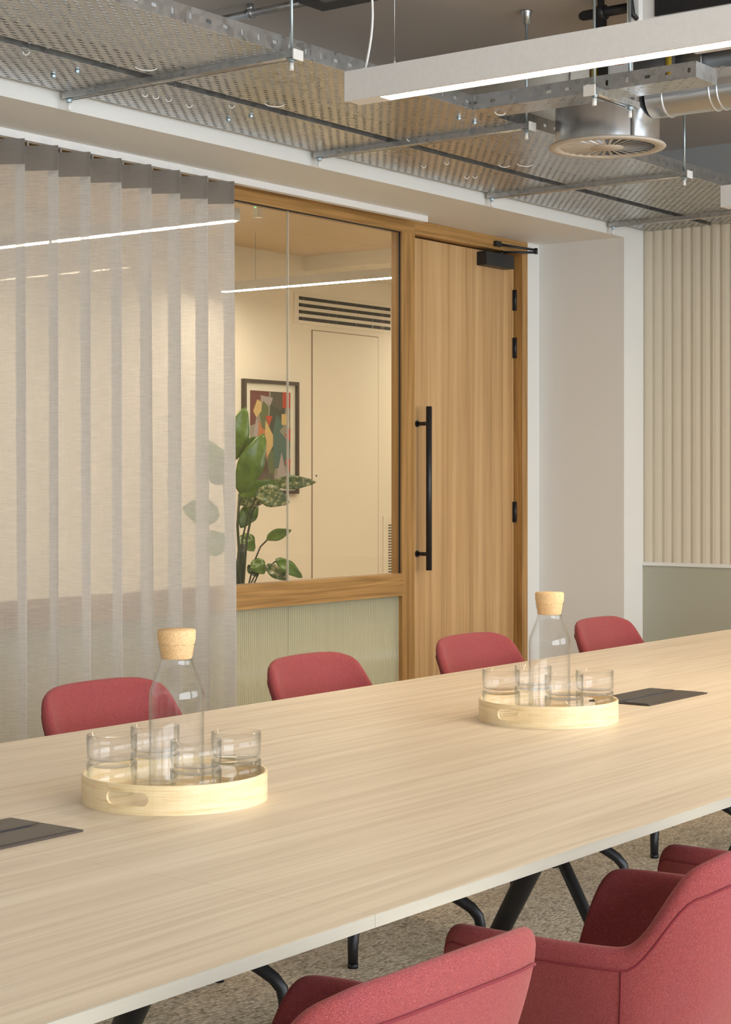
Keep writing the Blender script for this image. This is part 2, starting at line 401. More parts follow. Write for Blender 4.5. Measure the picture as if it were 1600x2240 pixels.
tag(w.build('acoustic_wall_panel', M['pleat']), 'beige vertically pleated acoustic felt panel on the right wall', 'wall panel')
struct('trim_2', MB().box(X1-.03, X1, Y0, YF, .847, .865), M['wall'], 'thin pale ledge between pleated felt and lower panel', 'trim')
struct('trim_3', MB().box(X1-.022, X1, Y0, YF, 0, .847), M['greige'], 'plain grey green lower wall panel at the right', 'wall panel')

# ---------------------------------------------------------------- glazed partition
win = thing('window_1', 'oak framed internal glazing behind the curtain', 'window', (5, YW, 0), None, 'structure')
PX0, PXL, PXR = X0, 6.853, 6.958
ZH = 2.472; ZT0, ZT1 = .744, .850
MB().box(PX0, PXR, YW, YW+.062, ZH, ZS).build('header', M['frame_h'], win)
MB().box(PXL, PXR, YW, YW+.062, 0, ZH).build('mullion', M['frame_v'], win)
MB().box(PX0, PXL, YW+.004, YW+.016, ZT0, ZT0+.012).box(PX0, PXL, YW-.012, YW+.062, ZT0+.0015, ZT1-.018, .001).build('transom', M['frame_h'], win)
MB().box(PX0, PXL, YW-.004, YW+.062, ZT1-.018, ZT1).build('sill_bead', M['frame_h'], win)
MB().box(PX0, PXL, YW, YW+.062, 0, .09).build('bottom_rail', M['frame_h'], win)
g = MB(); g.box(PX0, PXL, YW+.010, YW+.018, ZH-.004, ZH+.0005); g.box(PXL-.004, PXL+.0005, YW+.010, YW+.018, ZT1, ZH)
g.build('gasket', M['blackgap'], win)
MB().box(PXL-.001, PXL+.0, YW+.03, YW+.062, ZT1, ZH).build('glazing_bead', M['frame_v'], win)
joints = [PX0, .415, 1.815, 3.215, 4.615, 6.015, PXL-.005]
for a, b in zip(joints, joints[1:]):
    MB().box(a+.002, b-.002, YW+.012, YW+.022, ZT1, ZH-.004).build('glass_pane', M['pane'], win)
    r = MB(); n = int((b-a)/.0127); p = (b-a-.004)/n; x = a+.002; top = []; 
    prof = []
    for i in range(n):
        for k in range(6):
            q = PI*k/6; prof.append((x+i*p+p*(1-math.cos(q))/2, YW+.017-.0055*math.sin(q)))
    prof.append((x+n*p, YW+.016)); 
    A = [r.bm.verts.new((px, py, .09)) for px, py in prof]; B = [r.bm.verts.new((px, py, ZT0)) for px, py in prof]
    for i in range(len(prof)-1): f = r.bm.faces.new([A[i], A[i+1], B[i+1], B[i]]); f.smooth = True
    A2 = [r.bm.verts.new((px, YW+.022, .09)) for px in (prof[0][0], prof[-1][0])]; B2 = [r.bm.verts.new((px, YW+.022, ZT0)) for px in (prof[0][0], prof[-1][0])]
    r.bm.faces.new([A2[0], A2[1], B2[1], B2[0]]); r.bm.faces.new([A2[0], A[0], B[0], B2[0]]); r.bm.faces.new([A2[1], A[-1], B[-1], B2[1]])
    r.bm.faces.new([A2[0], A2[1]]+A[::-1]); r.bm.faces.new([B2[0], B2[1]]+B[::-1])
    tag(r.build('reeded_pane', M['reed'], win), 'pale green vertically reeded glass')
for j in joints[1:-1]:
    MB().box(j-.0015, j+.0015, YW+.0115, YW+.0225, ZT1, ZH-.004).build('silicone_joint', M['joint'], win)

# ---------------------------------------------------------------- door
dr = thing('door_1', 'tall oak veneer door with black pull bar and closer', 'door', (7.44, YW, 0), None, 'structure')
DXL, DXR, DZ = 6.958, 7.934, 2.474
MB().box(PXR, 7.988, YW, YW+.12, DZ, ZS-.0005).build('frame_head', M['frame_h'], dr)
MB().box(DXR, 7.988, YW, YW+.12, 0, DZ).build('door_frame', M['frame_v'], dr)
MB().box(DXL+.003, DXR-.004, YW+.05, YW+.094, .008, DZ-.008, .001).build('door_leaf', M['door'], dr)
MB().box(DXL+.0, DXR, YW+.097, YW+.12, 0, DZ).build('door_stop', M['blackgap'], dr)
LY = YW+.05
for z in (2.235, 1.985, 1.125, .25):
    MB().tube([(DXR-.004, LY-.009, z-.054), (DXR-.004, LY-.009, z+.054)], .0085, 14).box(DXR-.018, DXR-.001, LY-.006, LY+.001, z-.053, z+.053).build('hinge', M['black'], dr)
# pull handle
hx = 7.045; hy = LY-.072
h = MB(); h.tube([(hx, hy, .857), (hx, hy, 1.648)], .0145, 24); ph = h.build('pull_handle', M['black'], dr)
for z in (.935, 1.565):
    h = MB(); h.tube([(hx, hy, z), (hx, LY-.004, z)], .0095, 16); h.tube([(hx, LY-.006, z), (hx, LY+.001, z)], .016, 20)
    h.build('handle_standoff', M['black'], ph)
# closer
cl = MB().box(7.575, 7.835, LY-.062, LY, 2.385, 2.455, .003).build('door_closer', M['black'], dr)
a = MB(); p0 = (7.745, LY-.04, 2.453); p1 = (7.745, LY-.04, 2.466); el = (7.85, LY-.185, 2.464); sh = (7.70, YW-.012, 2.500)
a.tube([p0, p1], .013, 14); a.tube([p1, el], .0065, 10); a.tube([(el[0], el[1], 2.456), (el[0], el[1], 2.486)], .009, 12); a.tube([(el[0], el[1], 2.476), sh], .0065, 10)
a.box(7.655, 7.705, YW-.02, YW, 2.487, 2.514, .002); a.build('closer_arm', M['black'], cl)

# ---------------------------------------------------------------- corridor beyond the glass
struct('wall_corridor', MB().box(2.5, 13.4, YB, YB+.1, 0, ZC2+.2), M['wall_warm'], 'cream wall of the corridor seen through the glass', 'wall')
struct('wall_corridor_end', MB().box(13.3, 13.4, YW+.1, YB, 0, ZC2+.2), M['wall_warm'], 'cream corridor end wall', 'wall')
struct('wall_corridor_near', MB().box(X1, 13.3, YW+.1, YW+.2, 0, ZC2+.2), M['wall_warm'], 'cream corridor side wall', 'wall')
struct('wall_corridor_left', MB().box(2.4, 2.5, YW+.2, YB, 0, ZC2+.2), M['wall_warm'], 'cream corridor end wall on the left', 'wall')
struct('ceiling_corridor', MB().box(X0, 13.4, YW+.2, YB, ZC2, ZC2+.1), M['ceil_warm'], 'corridor ceiling with warm bounce light put into its tan colour', 'ceiling')
struct('trim_4', MB().box(9.72, 13.3, YW+.2, YB, 2.76, ZC2), M['wall_warm'], 'lowered cream ceiling section in the corridor', 'ceiling')
def linear(name, x, y0, y1, zb, label, w_=.05, hh=.06, mat='lamp2', group=None):
    t_ = thing(name, label, 'ceiling light', (x, (y0+y1)/2, zb+hh), group)
    MB().box(x-w_/2, x+w_/2, y0, y1, zb+.004, zb+hh).build('housing', M['white_metal'], t_)
    MB().box(x-w_/2+.006, x+w_/2-.006, y0+.02, y1-.02, zb, zb+.005).build('diffuser', M[mat], t_)
    return t_
lt = linear('linear_light', 6.27, 5.43, 7.70, 2.5, 'long warm linear light in the corridor crossing behind the curtain', group=None)
for y_ in (5.7, 7.3): MB().tube([(6.27, y_, 2.55), (6.27, y_, ZC2)], .0015, 6).build('suspension_wire', M['zincrod'], lt)
lt = linear('linear_light', 8.61, 5.35, 7.59, 2.5, 'warm linear light seen through the clear glass above the black vent slots')
for y_ in (5.7, 7.3): MB().tube([(8.61, y_, 2.55), (8.61, y_, ZC2)], .0015, 6).build('suspension_wire', M['zincrod'], lt)
lt = linear('linear_light', 11.3, 5.35, 7.59, 2.5, 'added warm linear light brightening the corridor, unseen behind the oak door')  # added lamp, out of view, lifts the darker right part of the corridor
for y_ in (5.7, 7.3): MB().tube([(11.3, y_, 2.55), (11.3, y_, 2.76)], .0015, 6).build('suspension_wire', M['zincrod'], lt)
# air slot vent
v = thing('slot_vent', 'cream wall vent with four long black air slots in the corridor', 'vent', (10.2, YB, 2.6))
MB().box(9.61, 10.79, YB-.006, YB, 2.385, 2.60, .001).build('vent_plate', M['wall_warm'], v)
for k in range(4):
    z = 2.565-k*.0475
    sl = MB().box(9.66, 10.745, YB-.010, YB-.004, z-.012, z+.011).build('slot', M['blackgap'], v)
    for xx in (9.70, 9.98, 10.08, 10.31, 10.51, 10.62, 10.65): MB().box(xx, xx+.014, YB-.0115, YB-.009, z-.009, z+.009).build('blade_clip', M['bronze'], sl)
# concealed door
d2 = thing('door_2', 'concealed flush cream door in the corridor wall', 'door', (10.2, YB, 0), None, 'structure')
MB().box(9.815, 10.594, YB-.006, YB-.001, .01, 2.347).build('door_leaf', M['wall_warm'], d2)
g = MB(); g.box(9.810, 9.815, YB-.005, YB, 0, 2.352); g.box(10.594, 10.599, YB-.005, YB, 0, 2.352); g.box(9.81, 10.599, YB-.005, YB, 2.347, 2.352)
g.build('shadow_gap', m_plain('taupe_shadow_gap', srgb(120, 104, 84), .8), d2)
MB().tube([(9.853, YB-.012, 1.322), (9.853, YB-.005, 1.322)], .006, 12).build('keyhole', M['black'], d2)
# floor grille
v = thing('louvre_grille', 'tall cream louvred grille low on the corridor wall', 'grille', (10.9, YB, 0))
MB().box(10.66, 11.3, YB-.008, YB, .10, 1.02, .001).build('grille_frame', M['wall_warm'], v)
s_ = MB()
for k in range(40): s_.box(10.72, 11.24, YB-.0095, YB-.007, .15+k*.0205, .15+k*.0205+.009)
s_.build('slots', M['darkgrey'], v)
# sensor
v = thing('ceiling_sensor', 'small pale sensor with green light on the corridor ceiling', 'sensor', (7.65, 6.47, ZC2))
MB().box(7.63, 7.67, 6.45, 6.49, ZC2-.09, ZC2, .003).build('sensor_body', M['white_plastic'], v)
MB().box(7.627, 7.631, 6.466, 6.474, ZC2-.035, ZC2-.027).build('indicator', M['led_green'], v)
# art
art = thing('framed_artwork', 'abstract coloured shapes print in a dark frame on the corridor wall', 'picture', (9.34, YB, 1.6))
ax0, ax1, az0, az1 = 9.05, 9.636, 1.196, 1.973
f = MB(); ft = .024
f.box(ax0, ax1, YB-.03, YB, az0, az0+ft).box(ax0, ax1, YB-.03, YB, az1-ft, az1).box(ax0, ax0+ft, YB-.03, YB, az0+ft, az1-ft).box(ax1-ft, ax1, YB-.03, YB, az0+ft, az1-ft)
f.build('picture_frame', m_plain('dark_brown_frame', srgb(62, 50, 38), .5), art)
MB().box(ax0+ft, ax1-ft, YB-.012, YB-.002, az0+ft, az1-ft).build('mount', M['paper'], art)
cols = {'maroon': (110, 52, 54), 'grey': (150, 146, 140), 'red': (190, 62, 44), 'green': (96, 110, 74), 'dgreen': (56, 70, 60), 'sand': (214, 186, 132), 'lilac': (176, 166, 176), 'orange': (196, 124, 80), 'plum': (84, 62, 62), 'dgrey': (88, 84, 78), 'pink': (202, 130, 126), 'teal': (70, 108, 106)}
cm = [m_plain('print_'+k, srgb(*v_), .6) for k, v_ in cols.items()]; ci = {k: i for i, k in enumerate(cols)}
iw, ih = ax1-ax0-2*ft, az1-az0-2*ft
shp = [('grey', [(.10, .07), (.9, .07), (.9, .93), (.10, .93)]), ('maroon', [(.10, .60), (.10, .93), (.47, .93), (.47, .88), (.3, .86), (.2, .62)]), ('dgreen', [(.45, .45), (.5, .86), (.8, .82), (.74, .3), (.5, .3)]),
       ('dgrey', [(.5, .93), (.78, .93), (.72, .75), (.52, .8)]), ('lilac', [(.3, .89), (.55, .87), (.5, .80), (.34, .82)]), ('red', [(.74, .93), (.9, .93), (.9, .78), (.74, .78)]),
       ('green', [(.28, .72), (.36, .84), (.46, .78), (.44, .55), (.33, .58)]), ('sand', [(.16, .74), (.24, .85), (.33, .82), (.32, .74), (.22, .68)]), ('lilac', [(.1, .08), (.16, .5), (.22, .68), (.28, .6), (.24, .4), (.18, .08)]),
       ('orange', [(.24, .42), (.27, .66), (.34, .58), (.42, .56), (.44, .3), (.3, .36)]), ('red', [(.4, .70), (.54, .70), (.47, .6)]), ('sand', [(.4, .66), (.55, .52), (.55, .42), (.44, .32), (.38, .4)]),
       ('plum', [(.2, .08), (.24, .28), (.4, .32), (.46, .25), (.48, .08)]), ('green', [(.44, .3), (.5, .38), (.6, .36), (.58, .15), (.46, .15)]), ('teal', [(.55, .56), (.62, .72), (.72, .66), (.9, .46), (.86, .24), (.56, .2)]),
       ('grey', [(.68, .56), (.8, .64), (.9, .58), (.82, .48)]), ('sand', [(.72, .72), (.84, .73), (.88, .62), (.72, .62)]), ('red', [(.78, .52), (.9, .6), (.9, .46)]), ('lilac', [(.6, .08), (.72, .36), (.84, .1)]), ('red', [(.78, .28), (.9, .3), (.88, .16)]), ('pink', [(.56, .07), (.9, .07), (.9, .12), (.6, .11)]), ('dgrey', [(.34, .07), (.58, .07), (.56, .16), (.36, .16)])]
pm = MB()
for k, (cn, pts) in enumerate(shp):
    yy = YB-.0122-k*.00005
    vs_ = [pm.bm.verts.new((ax0+ft+u*iw, yy, az0+ft+q*ih)) for u, q in pts]; fc = pm.bm.faces.new(vs_); fc.material_index = ci[cn]
pm.build('print', cm, art, norm=False)
MB().box(ax0+ft, ax1-ft, YB-.019, YB-.016, az0+ft, az1-ft).build('picture_glass', M['pane'], art)

# potted plant
PXc, PYc = 6.98, 6.2
pl = thing('potted_plant', 'tall leafy green plant in a planter in the corridor beside the curtain edge', 'plant', (PXc, PYc, 0))
MB().lathe([(0, 0), (.14, 0), (.17, .32), (.175, .34), (.16, .34), (.155, .30), (0, .30)], (PXc, PYc, 0)).build('planter', M['pot'], pl)
def leafmesh(base, tip, width, normal, bend=.12, mat='leaf', fold=.25):
    base = Vector(base); tip = Vector(tip); d = tip-base; L = d.length; d.normalize(); nrm = Vector(normal); nrm = (nrm-nrm.dot(d)*d).normalized(); sd = d.cross(nrm)
    mb = MB(); n = 12; rows = []
    for i in range(n+1):
        t_ = i/n; wv = width*.5*(math.sin(PI*min(1, t_**.85))**.5)*(1-.12*math.sin(9*t_)) if 0 < t_ < 1 else .001
        c = base+d*(L*t_)+nrm*(bend*L*math.sin(PI*t_))
        rows.append([mb.bm.verts.new(c+sd*(wv*k/2)+nrm*(fold*wv*(k/2)**2+.004*math.sin(14*t_+k))) for k in (-2, -1, 0, 1, 2)])
    for a_, b_ in zip(rows, rows[1:]):
        for k in range(4): f_ = mb.bm.faces.new([a_[k], a_[k+1], b_[k+1], b_[k]]); f_.smooth = True
    o = mb.build('leaf', M[mat], pl, norm=False); sm = o.modifiers.new('thickness', 'SOLIDIFY'); sm.thickness = .0012; return o
def px2w(px, py, d):
    r = (px-800)/3883*d; z = EYE-(py-1049)/3883*d
    return Vector((.8013*d+.5983*r, .5983*d-.8013*r, z))
toc = Vector((-.75, -.65, .1))
LV = [((505, 1010), (537, 890), .09, 'leaf', 9.3), ((524, 1080), (578, 948), .10, 'leaf', 9.2), ((520, 1000), (560, 955), .05, 'leaf', 9.4),
      ((592, 1058), (692, 1055), .055, 'leaf2', 9.3), ((524, 1085), (604, 1052), .06, 'leaf', 9.25), ((560, 1075), (634, 1100), .085, 'leaf2', 9.15), ((520, 1098), (596, 1088), .06, 'leaf2', 9.35),
      ((560, 1100), (526, 1155), .07, 'leaf', 9.4), ((583, 1178), (638, 1160), .045, 'leaf', 9.2), ((528, 1170), (556, 1206), .07, 'leaf', 9.5),
      ((604, 1222), (662, 1264), .05, 'leaf', 9.1), ((580, 1236), (632, 1270), .05, 'leaf2', 9.2), ((555, 1224), (578, 1256), .06, 'leaf', 9.3), ((545, 1235), (562, 1262), .04, 'leaf2', 9.35),
      ((490, 1060), (440, 960), .13, 'leaf', 9.4), ((480, 1130), (400, 1110), .11, 'leaf', 9.3), ((500, 1180), (430, 1200), .10, 'leaf', 9.3)]
for (b_, t_, w_, m_, d_) in LV:
    leafmesh(px2w(*b_, d_), px2w(*t_, d_-.05), w_*1.25, toc, .10, m_)
for (pts, r_) in (([(532, 1290), (540, 1180), (552, 1120), (566, 1098)], .006), ([(528, 1290), (530, 1180), (545, 1120), (560, 1085)], .005), ([(543, 1285), (556, 1230), (570, 1196), (586, 1180)], .0045),
                  ([(552, 1285), (566, 1255), (590, 1238), (606, 1226)], .004), ([(545, 1285), (560, 1255), (582, 1240)], .004), ([(528, 1290), (520, 1150), (524, 1080)], .007), ([(522, 1290), (506, 1150), (505, 1010)], .007), ([(524, 1290), (500, 1200), (490, 1060)], .006)):
    ps = [px2w(a_, b_, 9.3) for a_, b_ in pts]; ps = [Vector((PXc+(ps[0].x-PXc)*.3, PYc+(ps[0].y-PYc)*.3, .30))]+ps
    MB().tube(ps, r_, 8).build('stem', M['stem'], pl)
MB().tube([(PXc, PYc, .3), px2w(524, 1290, 9.35), px2w(529, 1190, 9.35)], [.03, .026, .02], 12).build('trunk', M['stem'], pl)

# ---------------------------------------------------------------- curtain
tr = thing('curtain_track', 'slim white curtain track on the bulkhead soffit', 'curtain track', (3, 4.8, ZS))
MB().box(X0+.02, 6.90, 4.783, 4.817, ZS-.028, ZS).build('rail', M['white_metal'], tr)
cp, cA, cX0, cXe = .1612, .070, 5.440, 5.505
CY = 4.795
def cur(x, z):
    t_ = (z-.02)/2.48
    ph = 2*PI*(x-cX0)/cp
    w_ = math.cos(ph)
    s_ = 1 if w_ > 0 else -1
    drift = .010*math.sin(x*9+1.3)*(1-t_)+.006*math.sin(x*23+z*1.7)*(1-t_)
    A = cA*(1+.12*math.sin(x*5.1)*(1-t_))
    return CY-A*s_*abs(w_)**.8+drift*.6, x+drift+(.012*(1-t_))+.022*math.sin(ph)*.0-.012*math.sin(2*ph)
def curtain(zlist):
    mb = MB(); xs = []; x = X0+.15
    while x < cXe: xs.append(x); x += cp/22
    rows = []
    for z in zlist:
        rows.append([mb.bm.verts.new((cur(x, z)[1], cur(x, z)[0], z)) for x in xs])
    for a_, b_ in zip(rows, rows[1:]):
        for k in range(len(xs)-1): f_ = mb.bm.faces.new([a_[k], a_[k+1], b_[k+1], b_[k]]); f_.smooth = True
    return mb
ct = thing('sheer_curtain', 'floor length sheer greige curtain in regular wave folds', 'curtain', (2, CY, .02))
curtain([.02+i*.2 for i in range(12)]+[2.34, 2.412]).build('curtain_fabric', M['sheer'], ct, norm=False)
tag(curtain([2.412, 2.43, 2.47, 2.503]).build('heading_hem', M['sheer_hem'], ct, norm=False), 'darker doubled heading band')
k = 0; x = cX0
while x > X0+.2:
    o = MB().box(x-cp/2-.004, x-cp/2+.004, 4.796, 4.804, 2.497, ZS-.028).build('glider', M['galv'], ct); x -= cp

# ================================================================ TABLE
TX0, TX1, TY0, TY1, TZ = .45, 7.0, 1.357, 2.879, .735
JX = 1.838
tb = thing('conference_table', 'long pale oak conference table on black angled legs', 'table', (3.7, 2.118, 0))
th = .017
for a, b in ((TX0, JX-.0003), (JX+.0003, TX1)):
    MB().box(a, b, TY0+.002, TY1-.002, TZ-.004, TZ).build('tabletop', M['table'], tb)
    e = MB(); c_ = .012
    e.quadprism([(a, TY0, TZ-.0005), (a, TY0, TZ-th), (a, TY0+c_*2, TZ-th-.008), (a, TY1-c_*2, TZ-th-.008), (a, TY1, TZ-th), (a, TY1, TZ-.0005), (a, TY1-.002, TZ-.0001), (a, TY1-.003, TZ-.004), (a, TY0+.003, TZ-.004), (a, TY0+.002, TZ-.0001)], (b-a, 0, 0))
    tag(e.build('edge_band', M['edge'], tb), 'table edge, colour dimmed against the window light')
MB().box(TX0+.2, TX1-.2, TY0+.25, TY0+.29, TZ-.065, TZ-.026).box(TX0+.2, TX1-.2, TY1-.29, TY1-.25, TZ-.065, TZ-.026).build('under_frame', M['black'], tb)
def tleg(x, ya, yb, r0=.028, r1=.021):
    MB().tube([(x, ya, TZ-.03), (x, (ya+yb)/2, .35), (x, yb, 0)], [r0, (r0+r1)/2, r1], 20).build('leg', M['black'], tb)
for x in (1.05, 2.56, 4.06, 5.6, 6.6):
    tleg(x, 2.24, 2.62, .036, .026)
for x in (1.05, 3.21, 4.62, 6.6): tleg(x, 2.0, 1.60, .014, .011)

# power boxes in the table
def pbox(x0, y0, label):
    p = thing('power_box', label, 'power outlet', (x0+.16, y0+.085, TZ), 'power boxes let into the table')
    MB().box(x0, x0+.325, y0, y0+.17, TZ-.001, TZ+.0035, .0012).build('frame', M['bronze'], p)
    MB().box(x0+.008, x0+.317, y0+.008, y0+.078, TZ+.003, TZ+.0048, .0006).build('lid', M['bronze'], p)
    MB().box(x0+.008, x0+.317, y0+.094, y0+.162, TZ+.003, TZ+.0048, .0006).build('lid', M['bronze'], p)
    MB().box(x0+.03, x0+.295, y0+.080, y0+.092, TZ+.0030, TZ+.0038).build('brush_slot', M['slotblue'], p)
pbox(1.669, 2.049, 'dark bronze power box in the tabletop cut by the left photo edge')
pbox(3.930, 2.060, 'dark bronze power box in the tabletop right of the farther tray')

# ---------------------------------------------------------------- trays, carafes, tumblers
FW = Vector((.8013, .5983, 0)); RT = Vector((.5983, -.8013, 0))
def apply_bool(o, cutter):
    md = o.modifiers.new('cut', 'BOOLEAN'); md.operation = 'DIFFERENCE'; md.object = cutter; md.solver = 'EXACT'
    bpy.context.view_layer.update(); dg = bpy.context.evaluated_depsgraph_get()
    me = bpy.data.meshes.new_from_object(o.evaluated_get(dg)); o.modifiers.clear(); o.data = me
    bpy.data.objects.remove(cutter)
TR = .1625
def make_tray(c, label):
    t_ = thing('serving_tray', label, 'tray', (c.x, c.y, TZ), 'round bamboo trays on the table')
    w = MB(); w.lathe([(TR, .0), (TR, .048), (TR-.001, .0495), (TR-.0045, .0495), (TR-.0055, .048), (TR-.0055, .0)], (c.x, c.y, TZ), 128, closed=True)
    rim = w.build('rim', M['bamboo'], t_)
    todir = Vector((-c.x, -c.y, 0)).normalized(); left = Vector((todir.y, -todir.x, 0))
    if left.dot(RT) > 0: left = -left
    dr_ = (todir*math.cos(.53)+left*math.sin(.53)).normalized()
    for sgn in (1, -1):
        cut = MB(); ang = Vector((-dr_.y, dr_.x, 0)); hw, hh = .041, .0115
        pts = []
        for k in range(9): q = -PI/2+PI*k/8; pts.append((hw-hh+hh*math.cos(q), hh*math.sin(q)))
        for k in range(9): q = PI/2+PI*k/8; pts.append((-(hw-hh)+hh*math.cos(q), hh*math.sin(q)))
        base = dr_*sgn*(TR-.03)
        P = [base+ang*a_+Vector((0, 0, .026+b_)) for a_, b_ in pts]
        cut.quadprism(P, dr_*sgn*.05)
        co = cut.build('cut', M['bamboo']); co.parent = t_
        bpy.context.view_layer.update(); apply_bool(rim, co)
    for p_ in rim.data.polygons: p_.use_smooth = False
    MB().lathe([(0, .002), (TR-.0056, .002), (TR-.0056, .008), (0, .008)], (c.x, c.y, TZ), 96, smooth=False).build('base', M['bamboo'], t_)
    return t_
def make_carafe(c, label):
    t_ = thing('carafe', label, 'carafe', (c.x, c.y, TZ+.008), 'glass carafes with cork stoppers')
    k_ = .985
    out = [(0, 0), (.040, 0), (.0465, .003), (.0488, .010), (.0488, .168), (.0484, .177), (.0468, .185), (.0335, .221), (.0302, .2285), (.0289, .236), (.0290, .248), (.0325, .262), (.0335, .266)]
    inn = [(r-.0022, z) for r, z in reversed(out[4:])]; inn[0] = (.0318, .266)
    inn += [(.0466, .014), (.043, .008), (.02, .0065), (0, .006)]
    MB().lathe([(r, z*k_) for r, z in out+inn], (c.x, c.y, TZ+.008), 64).build('glass_body', M['vessel'], t_)
    MB().lathe([(0, .236), (.0262, .236), (.0275, .2375), (.0315, .262), (.0335, .270), (.0340, .284), (.0325, .2875), (0, .2885)], (c.x, c.y, TZ+.008), 48).build('cork_stopper', M['cork'], t_)
def tumbler(c, z):
    o = [(0, .0015), (.034, 0), (.0385, .0015), (.0405, .006), (.0412, .010), (.0432, .016), (.0440, .030), (.0440, .056)]
    i = [(.0422, .0565), (.0422, .030), (.0414, .018), (.0385, .0125), (.030, .0105), (0, .010)]
    return MB().lathe(o+i, (c.x, c.y, z), 56).build('drinking_glass', M['vessel'], loc=(c.x, c.y, z))
def at(dx, dd): return FW*dd+RT*dx
names = [('left', (-.110, .010)), ('rear', (-.036, .108)), ('front', (.036, -.078)), ('right', (.108, .018))]
for (c, w1) in ((Vector((2.297, 2.133, 0)), 'nearer'), (Vector((3.577, 2.138, 0)), 'farther')):
    dirc = Vector((c.x, c.y, 0)).normalized(); rt = Vector((dirc.y, -dirc.x, 0))
    make_tray(c, f'round bamboo tray with slot handles, the {w1} of two, holding a carafe and glasses')
    make_carafe(c+dirc*.018+rt*.003, f'clear glass carafe with cork stopper standing on the {w1} bamboo tray')
    for nm, (dx, dd) in names:
        p = c+rt*dx+dirc*dd
        for lv, z in (('lower', TZ+.0081), ('upper', TZ+.0081+.0495)):
            o = tumbler(p, z)
            tag(o, f'low clear glass tumbler, {lv} of the {nm} pair on the {w1} bamboo tray', 'glass', 'stacked tumblers on the trays')

# ================================================================ CHAIRS
def make_chair(loc, rz, label, group):
    root = thing('armchair', label, 'chair', (0, 0, 0), group)
    NP, NT_ = 56, 11; zs = .435
    def sm(a, b, x): x = max(0, min(1, (x-a)/(b-a))); return x*x*(3-2*x)
    def pt(phi, tau, off=0.0):
        # phi: 0 back centre, pi front centre ; local front = +y
        a = abs(phi); h = .815-.020*(math.sin(phi)**2)*1.0
        h = .793-.005*sm(0, math.radians(26), a)-.018*sm(math.radians(20), math.radians(42), a)-.118*sm(math.radians(38), math.radians(66), a)-.006*sm(math.radians(70), math.radians(112), a)-.190*sm(math.radians(112), math.radians(150), a)
        n_ = 3.4; ca, sa = math.cos(phi), math.sin(phi)
        x = .262*abs(sa)**(2/n_)*(1 if sa > 0 else -1); y = -.255*abs(ca)**(2/n_)*(1 if ca > 0 else -1)
        rr = math.cos(tau)**.42 if tau < PI/2-1e-4 else 0; z = zs+(h-zs)*(1-math.sin(tau))**1.25
        f = (z-zs)/.34; taper = .74+.26*min(1, max(0, f)**.75*1.05)
        x *= rr*taper; y *= rr*taper
        y -= .020*f*max(0, ca)**.8
        return Vector((x, y, z))
    mb = MB(); rows = []
    for j in range(NT_):
        tau = PI/2*(j/NT_)
        rows.append([mb.bm.verts.new(pt(-PI+2*PI*i/NP, tau)) for i in range(NP)])
    cen = mb.bm.verts.new(pt(0, PI/2))
    for a_, b_ in zip(rows, rows[1:]):
        for i in range(NP): mb.bm.faces.new([a_[i], a_[(i+1) % NP], b_[(i+1) % NP], b_[i]])
    for i in range(NP): mb.bm.faces.new([rows[-1][i], rows[-1][(i+1) % NP], cen])
    sh = mb.build('shell', M['felt'], root, smooth=True)
    s_ = sh.modifiers.new('padding', 'SOLIDIFY'); s_.thickness = .030; s_.offset = 0; s_.use_even_offset = False
    subsurf(sh, 2)
    pp = []
    for i in range(NP*2):
        phi = -PI+2*PI*i/(NP*2); p0, p1, p2 = pt(phi, .10), pt(phi, .02), pt(phi, .2); q = pt(phi+.02, .1)
        nrm = (p1-p2).cross(q-p0).normalized(); ctr = Vector((0, 0, p0.z))
        if nrm.dot(p0-ctr) < 0: nrm = -nrm
        pp.append(p0+nrm*.0138)
    pi_ = MB().tube(pp, .0019, 6, closed=True).build('piping', M['piping'], sh)
    for sg in (-1, 1):
        seam = []
        for k in range(9):
            tau = .10+.75*k/8; phi = sg*math.radians(66); p0 = pt(phi, tau); q = pt(phi+.02, tau); p2 = pt(phi, tau+.05)
            nrm = (p0-p2).cross(q-p0).normalized()
            if nrm.dot(p0-Vector((0, 0, p0.z))) < 0: nrm = -nrm
            seam.append(p0+nrm*.0152)
        MB().tube(seam, .0014, 6).build('seam', M['piping'], sh)
    MB().tube([(0, 0, .20), (0, 0, .40)], .022, 16).lathe([(0, .395), (.10, .398), (.11, .412), (0, .418)], (0, 0, 0), 24).build('column', M['black'], root)
    for k in range(4):
        q = math.radians(20)+PI/2*k; u = Vector((math.cos(q), math.sin(q), 0))
        P = [u*.0+Vector((0, 0, .225)), u*.10+Vector((0, 0, .200)), u*.235+Vector((0, 0, .125)), u*.262+Vector((0, 0, .108)), u*.282+Vector((0, 0, .085)), u*.288+Vector((0, 0, .055)), u*.288+Vector((0, 0, .010))]
        lg = MB().tube(P, [.021, .020, .0165, .016, .0155, .0145, .0135], 16).build('leg', M['black'], root)
        MB().tube([u*.288+Vector((0, 0, 0)), u*.288+Vector((0, 0, .012))], .0145, 14).build('glide', M['black'], lg)
    root.location = loc; root.rotation_euler[2] = rz
    return root
